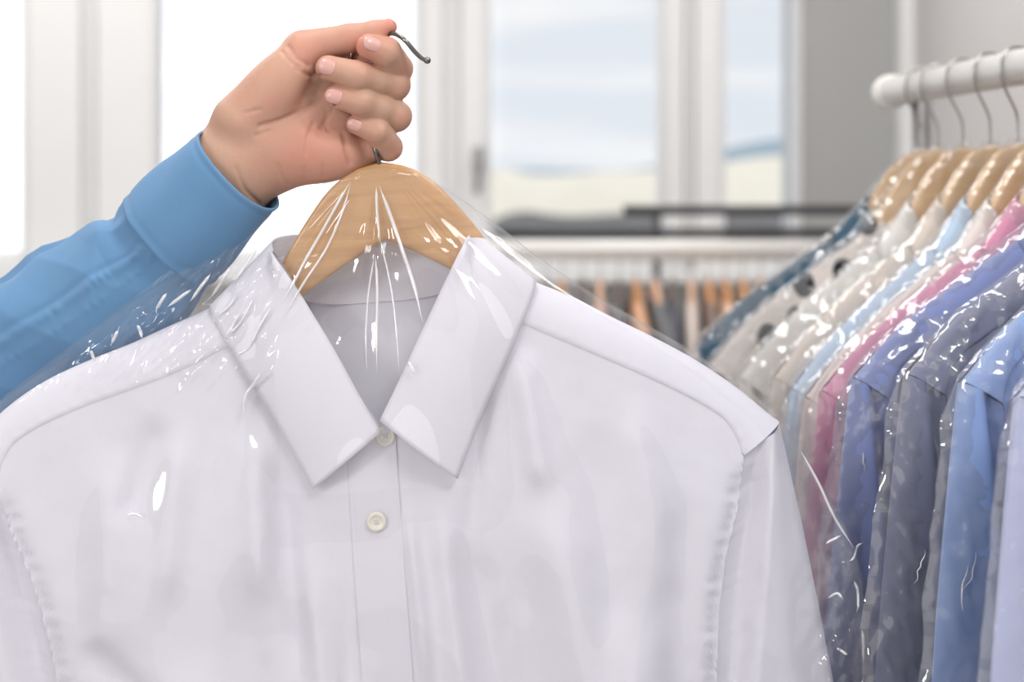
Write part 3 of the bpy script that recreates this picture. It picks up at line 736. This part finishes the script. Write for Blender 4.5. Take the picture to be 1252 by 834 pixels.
b.inputs['Subsurface Weight'].default_value = .2; b.inputs['Subsurface Radius'].default_value = (1.0, .35, .2); b.inputs['Subsurface Scale'].default_value = .004
b.inputs['Roughness'].default_value = .5; b.inputs['Specular IOR Level'].default_value = .35
n2 = nd(t, 'ShaderNodeTexNoise', Scale=420.0, Detail=3.0); lk(c.outputs['Object'], n2.inputs['Vector'])
bp = nd(t, 'ShaderNodeBump', Strength=.25, Distance=.0006); lk(n2.outputs['Fac'], bp.inputs['Height'])
mp = nd(t, 'ShaderNodeMapping'); mp.inputs['Scale'].default_value = (260, 60, 60); mp.inputs['Rotation'].default_value = (0, .3, 0); lk(c.outputs['Object'], mp.inputs[0])
n3 = nd(t, 'ShaderNodeTexNoise', Scale=1.0, Detail=2.0); lk(mp.outputs[0], n3.inputs['Vector'])
bp2 = nd(t, 'ShaderNodeBump', Strength=.18, Distance=.001); lk(n3.outputs['Fac'], bp2.inputs['Height']); lk(bp.outputs[0], bp2.inputs['Normal']); lk(bp2.outputs[0], b.inputs['Normal'])
lk(b.outputs[0], out.inputs[0]); M_skin = m
M_nail = plain('nail', (.66, .37, .33), .25, spec=.6)

hw = hand_world(hv); org = Vector(hand_world(np.array([[283., 215., 0.]]))[0])
mb = MB(); mb.v = [tuple(q) for q in (hw-np.array(org)).tolist()]; mb.f = [tuple(q) for q in hf.tolist()]
person = mb.build('person', M_skin); person.location = org
sm = person.modifiers.new('smooth', 'SMOOTH'); sm.factor = .5; sm.iterations = 3
bl = np.zeros(len(hv))
for (cx_, cy_, rr_, am_) in [(447, 57, 26, .8), (398, 83, 20, .45), (408, 118, 20, .45), (430, 152, 20, .5), (478, 33, 28, .8), (430, 45, 34, .45), (380, 185, 60, .6), (330, 120, 55, .3), (420, 190, 40, .6), (375, 60, 40, .5), (500, 85, 18, .4), (498, 104, 18, .3), (500, 145, 18, .35), (488, 182, 20, .4)]:
    bl = np.maximum(bl, am_*np.exp(-((hv[:, 0]-cx_)**2+(hv[:, 1]-cy_)**2)/rr_**2))
at = person.data.attributes.new('blush', 'FLOAT', 'POINT'); at.data.foreach_set('value', bl.astype(np.float32))
tag(person, 'raised forearm and hand in a light blue shirt sleeve, fingers curled round the hanger hook', 'person')

def nail(tip, dip, r, nrm, ln, wd, back=4.0):
    T = np.array(tip, float); Dp = np.array(dip, float); ax = (T-Dp)/np.linalg.norm(T-Dp)
    n_ = np.array(nrm, float); n_ -= ax*(n_@ax); n_ /= np.linalg.norm(n_); s_ = np.cross(ax, n_)
    rows = []
    for u in np.linspace(-1, 1, 13):
        row = []
        for v in np.linspace(-1, 1, 11):
            w_ = wd*(1-abs(u)**4*.35); ang = v*w_/r; al = u*ln*math.sqrt(max(0, 1-.28*v*v))
            f = -4.5*max(0, u-.2)**2*3.2; rad = r+.9-.9*(abs(v)**3)-(.9 if u < -.9 else 0)+f*.3
            row.append(T+ax*(al-back+r*.3)+(n_*math.cos(ang)+s_*math.sin(ang))*rad)
        rows.append(row)
    v = hand_world(np.array(rows).reshape(-1, 3))-np.array(org)
    MB().grid(v.reshape(13, 11, 3)).build('fingernail', M_nail, person, mods=[('solid', .0004)])
nail(FING['index'][3], FING['index'][2], 15.8, (-.1, -.38, 1), 12, 10, 3)
nail(FING['middle'][3], FING['middle'][2], 15.6, (-.3, -.15, 1), 11, 10.5, 3)
nail(FING['ring'][3], FING['ring'][2], 14.5, (-.3, -.05, 1), 11, 10, 3)
nail(FING['pinky'][3], FING['pinky'][2], 12.0, (-.3, 0, 1), 9.5, 8, 2)

# blue sleeve: barrel cuff and a gathered sleeve with its placket
def sleeve_tube(path, radii, nseg, nlen, fold=None, depth_squash=.82):
    c = spline(path, nlen); rs = np.interp(np.linspace(0, 1, nlen), np.linspace(0, 1, len(radii)), radii)
    A = np.zeros((nlen, nseg, 3)); tg = np.gradient(c, axis=0)
    for i in range(nlen):
        t_ = tg[i]/np.linalg.norm(tg[i]); u = np.array([-t_[1], t_[0], 0]); u /= np.linalg.norm(u); v = np.cross(t_, u)
        th = np.linspace(0, 2*math.pi, nseg, endpoint=False)
        rr = rs[i]+(fold(i/(nlen-1), th, c[i]) if fold else 0)
        A[i] = c[i]+np.outer(np.cos(th)*rr, u)+np.outer(np.sin(th)*rr*depth_squash, v)
    W = hand_world(A.reshape(-1, 3))-np.array(org); return W.reshape(nlen, nseg, 3)
def cuff_fold(t, th, c):
    return 1.0*np.sin(th*3+t*3)-1.6*np.exp(-((t-.07)/.03)**2)-1.2*np.exp(-((t-.93)/.03)**2)+1.3*np.sin(th*7+2)*t+1.2*np.sin(th*4-t*7)
cuffA = sleeve_tube([(292, 208, 10), (262, 238, -6), (206, 296, -36)], [65, 67.5, 70, 73, 74], 96, 40, cuff_fold, .86)
cuff = MB().grid(cuffA, wrap_u=True).build('cuff', M_blue, person, mods=[('solid', .0016)])
def sl_fold(t, th, c):
    # bulge just past the cuff, long diagonal drag folds, fine gathers near the cuff
    o = 10*math.exp(-((t-.10)/.06)**2)*np.maximum(0, np.cos(th-.4)) - 6*math.exp(-((t-.035)/.02)**2)
    fo = lambda q: np.abs(((q/math.pi) % 2.0)-1)**1.5*2-1
    o = o+5.0*np.sin(th*2.5+t*22+.6)*ss(t, .02, .12)+4.0*fo(th*3.0-t*46+1)*ss(t, .0, .08)+2.5*fo(th*4.0+t*60+2)*ss(t, .02, .1)
    o = o+3.2*fo(th*9+2*np.sin(t*30))*math.exp(-(t/.06)**2)
    # placket strip up the sleeve with puckered edge
    pc = 1.22+.5*t; g = np.exp(-((th-pc)/.06)**2); g2 = np.exp(-((th-pc-.24)/.05)**2)
    o = o+(g*(2.6+1.1*np.sin(t*390+th*5+3*np.sin(t*70))*(.5+.5*np.sin(t*90)))+g2*(1.2+.7*np.sin(t*350+2*np.sin(t*110)))-2.2*np.exp(-((th-pc+.12)/.05)**2))*(1-ss(t, .32, .45))
    return o
slA = sleeve_tube([(213, 288, -33), (170, 338, -62), (60, 412, -112), (-70, 480, -170), (-220, 560, -240), (-420, 680, -320), (-560, 860, -380)], [70, 84, 93, 99, 106, 112, 118, 124, 130, 134], 200, 520, sl_fold)
MB().grid(slA, wrap_u=True).build('sleeve', M_blue, person, mods=[('solid', .001)])
# seam stitches on the cuff

# ------------------------------------------------------------------ the rack on the right
HR = (HY-110.5)/F*1.45          # rod height above the eye
def rodX(d): return .395+(1.45-d)/.292*.022
rack = empty('clothes_rack', (rodX(1.42), 1.42, 0)); tag(rack, 'white-railed clothes rack at the right carrying the bagged shirts', 'clothes rack')
def rk(px_, d, z): return Vector((px_, d, z))-rack.location
zr = EYE+HR
MB().tube([rk(rodX(d), d, zr) for d in (1.475, 1.0, .45, .12)], .0148, 28).build('rail', M_rod, rack)
e0 = rk(rodX(1.48), 1.48, zr); ax_ = (rk(rodX(1.6), 1.6, zr)-e0).normalized(); m = MB()
m.tube([e0+ax_*q for q in (-.016, -.015, -.004, .004, .010, .014, .0155)], [.0150, .0176, .0182, .0178, .0150, .0085, .001], 28).build('end_cap', M_rod, rack)
for dx in (0.0035, .0165):
    MB().tube([rk(rodX(1.41)+dx, 1.415, zr-.012), rk(rodX(1.41)+dx, 1.415, .03)], .0042, 14).build('post', M_chrome, rack)
MB().tube([rk(rodX(.2), .2, zr-.012), rk(rodX(.2), .2, .03)], .006, 14).build('post', M_chrome, rack)
for d in (1.415, .2):
    MB().tube([rk(rodX(d)-.22, d, .02), rk(rodX(d)+.22, d, .02)], .015, 14).build('foot', M_rod, rack)

HOOK = [(.0155, .002), (.0148, .009), (.0100, .0150), (0, .0172), (-.0100, .0150), (-.0158, .007), (-.0168, -.004), (-.0135, -.016), (-.0070, -.027), (-.0012, -.038), (0, -.050), (0, -.068)]
SHIRTS = [  # hook distance, picture point of shoulder tip, colour, name, label
    (1.385, (836, 422), (.060, .125, .185), 'dress_shirt', 'dark teal shirt in clear plastic, farthest on the rack', {}),
    (1.345, (868, 446), (.74, .68, .64), 'blouse', 'cream blouse with large black polka dots in clear plastic', {'dots': (25, .28, (.012, .014, .018)), 'collar': False}),
    (1.285, (904, 462), (.74, .73, .71), 'dress_shirt', 'off-white shirt in clear plastic just in front of the polka-dot blouse', {}),
    (1.225, (946, 462), (.72, .62, .54), 'dress_shirt', 'beige shirt in clear plastic hanging behind the pale blue one', {}),
    (1.170, (968, 476), (.50, .63, .80), 'dress_shirt', 'pale sky blue shirt in clear plastic beside the beige one', {}),
    (1.120, (984, 486), (.76, .72, .68), 'dress_shirt', 'narrow strip of cream shirt next to the pink one on the rack', {}),
    (1.065, (1004, 478), (.66, .29, .41), 'dress_shirt', 'rose pink shirt in clear plastic on the rack', {}),
    (1.005, (1042, 462), (.25, .30, .56), 'dress_shirt', 'periwinkle blue shirt in clear plastic next to the pink one', {}),
    (.945, (1108, 458), (.20, .21, .30), 'dress_shirt', 'dark slate grey shirt in clear plastic between two blue shirts', {}),
    (.890, (1176, 468), (.27, .39, .68), 'dress_shirt', 'cornflower blue shirt in clear plastic in front of the slate grey one', {}),
    (.835, (1246, 478), (.50, .55, .82), 'dress_shirt', 'light lavender blue shirt in clear plastic, nearest on the rack at the right edge', {}),
]
HALF = 480*S
bag_names = ['farthest dark teal shirt', 'polka-dot blouse', 'off-white shirt', 'beige shirt', 'pale sky blue shirt', 'cream shirt next to the pink one', 'rose pink shirt', 'periwinkle blue shirt', 'dark slate grey shirt', 'cornflower blue shirt', 'nearest lavender blue shirt']
for i, (d, tip, colr, nm, lab, op) in enumerate(SHIRTS):
    xh = rodX(d); kx = (tip[0]-626)/F
    best = min(np.linspace(-.2, 1.1, 400), key=lambda a: abs(xh-HALF*.9*math.cos(a)-kx*(d-HALF*.9*math.sin(a))))
    dt = d-HALF*.9*math.sin(best); zt = EYE-(tip[1]-HY)/F*dt
    ztop = zr-.062; sz = (ztop-zt)/(354*S); sz = min(max(sz, .8), 1.25)
    rot = (0, 0, best)
    hg = empty('coat_hanger', (xh, d, ztop), rot, (.9, 1, 1))
    tag(hg, ['wooden hanger farthest on the rack', 'wooden hanger inside the polka-dot blouse', 'wooden hanger inside the off-white shirt', 'wooden hanger inside the beige shirt', 'wooden hanger inside the pale sky blue shirt', 'wooden hanger inside the cream shirt next to the pink one', 'wooden hanger inside the rose pink shirt', 'wooden hanger inside the periwinkle blue shirt', 'wooden hanger inside the dark slate grey shirt', 'wooden hanger inside the cornflower blue shirt', 'wooden hanger inside the nearest lavender blue shirt'][i]+(', on a wire hook' if i else ' on a wire hook'), 'hanger', 'wooden hangers on the rack')
    hb = make_hanger(hg, M_wood2, 9.0); hb.scale = (1, 1, sz)
    pts = spline([(a/.9, 0, c_+.062) for a, c_ in HOOK], 40)
    MB().tube(pts, .0013, 10).build('hook', M_hook, hg)
    sh_ = empty(nm, (xh, d, ztop), rot, (.9, 1, sz)); tag(sh_, lab, 'shirt' if nm == 'dress_shirt' else 'blouse', 'bagged clothes on the rack')
    mt = fabric('cotton_%d' % i, colr, .04, op.get('dots'))
    kk = .62
    make_shirt(sh_, mt, kk, 40+i*3, hero=False, collar=op.get('collar', True))
    # crinkled bag over it
    rows, cols = 300, 230
    bb = -8+1500*np.linspace(0, 1, rows)**1.5
    BO = np.array([(-8, 4), (10, 40), (40, 82), (90, 128), (140, 190), (200, 286), (260, 382), (310, 450), (345, 490), (400, 512), (520, 530), (700, 550), (900, 566), (1500, 566)], float)
    hwid = np.interp(bb, BO[:, 0], BO[:, 1]); U = np.linspace(-1, 1, cols); U = np.sign(U)*np.abs(U)**.85
    A = hwid[:, None]*U[None]; B = np.repeat(bb[:, None], cols, 1)
    pr = np.sqrt(np.maximum(1-np.abs(U)**3.0, 0))[None]*np.ones_like(A)
    base = 16+30*ss(B, 120, 420)
    s0 = 60+i*7
    edge = 1+.04*crumple(B, A*0+10, s0, 130)[:, :1]
    cr_ = crumple(A, B*.5, s0, 120)*22+crumple(A+.25*B, B*.5, s0+1, 55)*24+crumple(A-.4*B, B*.8, s0+2, 32)*19
    if i < 5: cr_ = cr_*.42
    Df = (base*kk*1.1+9+cr_*ss(B, 60, 330))*pr
    Db = -(base*kk*1.0+8+(crumple(A, B, s0+3, 90)*10))*pr
    bg = empty('garment_bag', (xh, d, ztop), rot, (.9, 1, sz)); tag(bg, 'crinkled clear plastic bag over the '+bag_names[i], 'garment bag', 'clear bags on the rack')
    Xw = A*edge
    MB().grid(to_local(Xw, B, Df)).build('bag_front', M_film2, bg)
    MB().grid(to_local(Xw, B, Db)[::2, ::2], flip=True).build('bag_back', M_film2, bg)
    if i >= 5:      # kinked ridges of whitened film, added as highlight streaks along folds
        rr = random.Random(i*5+2); G = to_local(Xw, B, Df)
        for k in range(12):
            ci, cj = rr.randint(118, 235), int(rr.triangular(3, 110, 14)); L_ = rr.uniform(1.5, 6); an = rr.uniform(-.9, .9)+math.pi/2; kink = rr.choice([2, 3, 4]); pts = []; wid = rr.uniform(.5, 1.2)*S
            for q in range(7):
                ii = min(max(int(round(ci)), 0), rows-1); jj = min(max(int(round(cj)), 1), cols-2); pts.append(G[ii, jj]+np.array([0, -.0012, 0]))
                ci += math.sin(an)*L_/2.2; cj += math.cos(an)*L_/2; an += rr.uniform(-1.3, 1.3) if q == kink else 0
            pts = np.array([np.array(pts[0])+0]+[np.array(p_) for p_ in pts[1:]]); pts = np.array([[np.interp(u_, range(7), pts[:, c_]) for c_ in range(3)] for u_ in np.linspace(0, 6, 16)]); MB().tube(pts, [wid*max(.15, math.sin(math.pi*(q+.5)/16)) for q in range(16)], 7).build('pleat', M_pleat_glint, bg)

# ------------------------------------------------------------------ racks far behind
YF = 3.15
zf = Z(306, YF)
fr_ = empty('clothes_rack', (X(780, YF), YF, 0)); tag(fr_, 'cream-railed clothes rack far behind, in front of the windows', 'clothes rack')
def fk(px_, Y, z): return Vector((X(px_, YF), Y, z))-fr_.location
MB().tube([fk(500, YF, zf), fk(1040, YF, zf)], .0225, 20).build('rail', M_rail, fr_)
for q in (515, 1030):
    MB().tube([fk(q, YF, zf-.015), fk(q, YF, .02)], .012, 12).build('post', M_chrome, fr_)
    MB().tube([fk(q, YF-.24, .02), fk(q, YF+.24, .02)], .014, 12).build('foot', M_rail, fr_)
br = empty('clothes_rack', (X(900, 3.75), 3.75, 0)); tag(br, 'black two-bar metal clothes rack in front of the windows, farthest back', 'clothes rack')
def bk(q, z, dy=0): return Vector((X(q, 3.75), 3.75+dy, z))-br.location
for z_, dy in ((Z(257, 3.75), 0), (Z(285, 3.75), 0)):
    MB().tube([bk(762 if z_ > 1.41 else 612, z_, dy), bk(1080, z_, dy)], .0135, 14).build('bar', M_black, br)
for q in (803, 1075):
    MB().tube([bk(q, Z(252, 3.75)), bk(q, .02)], .012, 12).build('post', M_black, br)
    MB().tube([bk(q, .02, -.25), bk(q, .02, .25)], .014, 12).build('foot', M_black, br)
MB().tube([bk(615, Z(285, 3.75)), bk(615, .02)], .012, 12).build('post', M_black, br)

def far_garment(px, colr, wood_col, label, seed):
    x = X(px, YF); z = zf-.062; r = random.Random(seed)
    a = math.pi/2+r.uniform(-.18, .18)
    mtw = FW[wood_col]
    h = empty('coat_hanger', (x, YF, z), (0, 0, a), (.9, 1.0, .9)); tag(h, 'blurred '+wood_col+' wooden hanger '+label[1], 'hanger', 'hangers on the far rack')
    make_hanger(h, mtw, 14.0)
    pts = spline([(p/.9*1.2, 0, (q+.062*1.0)/.9) for p, q in HOOK], 24); MB().tube(pts, .0014, 8).build('hook', M_chrome, h)
    s_ = empty('hanging_garment', (x, YF, z), (0, 0, a), (.86, .5, .9)); tag(s_, label[0], 'garment', 'clothes on the far rack')
    hw_ = 34; bb = np.r_[np.linspace(100, 360, 24), np.linspace(400, 1500, 16)]
    # body: closed sections, shoulders sloping to both ends
    rows = []
    for b_ in bb:
        ww = np.interp(b_, [100, 128, 184, 241, 309, 354, 480, 800, 1500], [100, 175, 275, 370, 440, 480, 470, 440, 440]); dp = np.interp(b_, [100, 128, 200, 500, 1500], [14, 30, 36, 44, 44])
        th = np.linspace(0, 2*math.pi, 40, endpoint=False)
        rr = 1+.07*np.sin(th*7+seed+b_*.004)
        rows.append(np.stack([ww*np.sign(np.cos(th))*np.abs(np.cos(th))**.6*S, dp*2*np.sin(th)*rr*S, np.full(40, -b_*S)], -1))
    MB().grid(np.array(rows), wrap_u=True).build('garment_body', plain('cloth_far_%d' % seed, colr, .9), s_)
FW = {'orange': wood('orange_wood', (.60, .26, .08), (.70, .34, .12)), 'peach': wood('peach_wood', (.72, .42, .26), (.80, .52, .35)), 'dark': wood('dark_wood', (.10, .07, .06), (.16, .11, .09))}
FAR = [(668, (.10, .10, .12), 'dark'), (688, (.35, .18, .12), 'orange'), (712, (.06, .07, .08), 'dark'), (734, (.62, .40, .32), 'peach'), (757, (.12, .12, .13), 'dark'), (777, (.66, .38, .24), 'orange'),
       (800, (.16, .17, .18), 'peach'), (822, (.10, .10, .12), 'dark'), (845, (.60, .52, .48), 'peach'), (866, (.22, .16, .14), 'orange'), (886, (.70, .48, .34), 'orange'), (908, (.08, .10, .11), 'orange'),
       (930, (.40, .14, .08), 'orange'), (952, (.05, .07, .08), 'dark'), (975, (.36, .09, .07), 'dark')]
NM = ['charcoal garment, leftmost on the far rack', 'brown garment second from the left on the far rack', 'near-black garment between the brown and the pink-beige ones', 'pink-beige garment on the far rack', 'dark grey garment between the pink-beige and orange-tan ones',
      'orange-tan garment on the far rack', 'slate garment right of the orange-tan one', 'charcoal garment left of the light stone one', 'light stone-coloured garment on the far rack', 'dark brown garment right of the light stone one',
      'warm tan garment on the far rack', 'black-green garment right of the warm tan one', 'rust-coloured garment on the far rack', 'black garment right of the rust one', 'dark red garment, rightmost on the far rack']
for j, (px, colr, wc) in enumerate(FAR):
    far_garment(px, colr, wc, (NM[j], 'inside the '+NM[j].split(',')[0]), j)
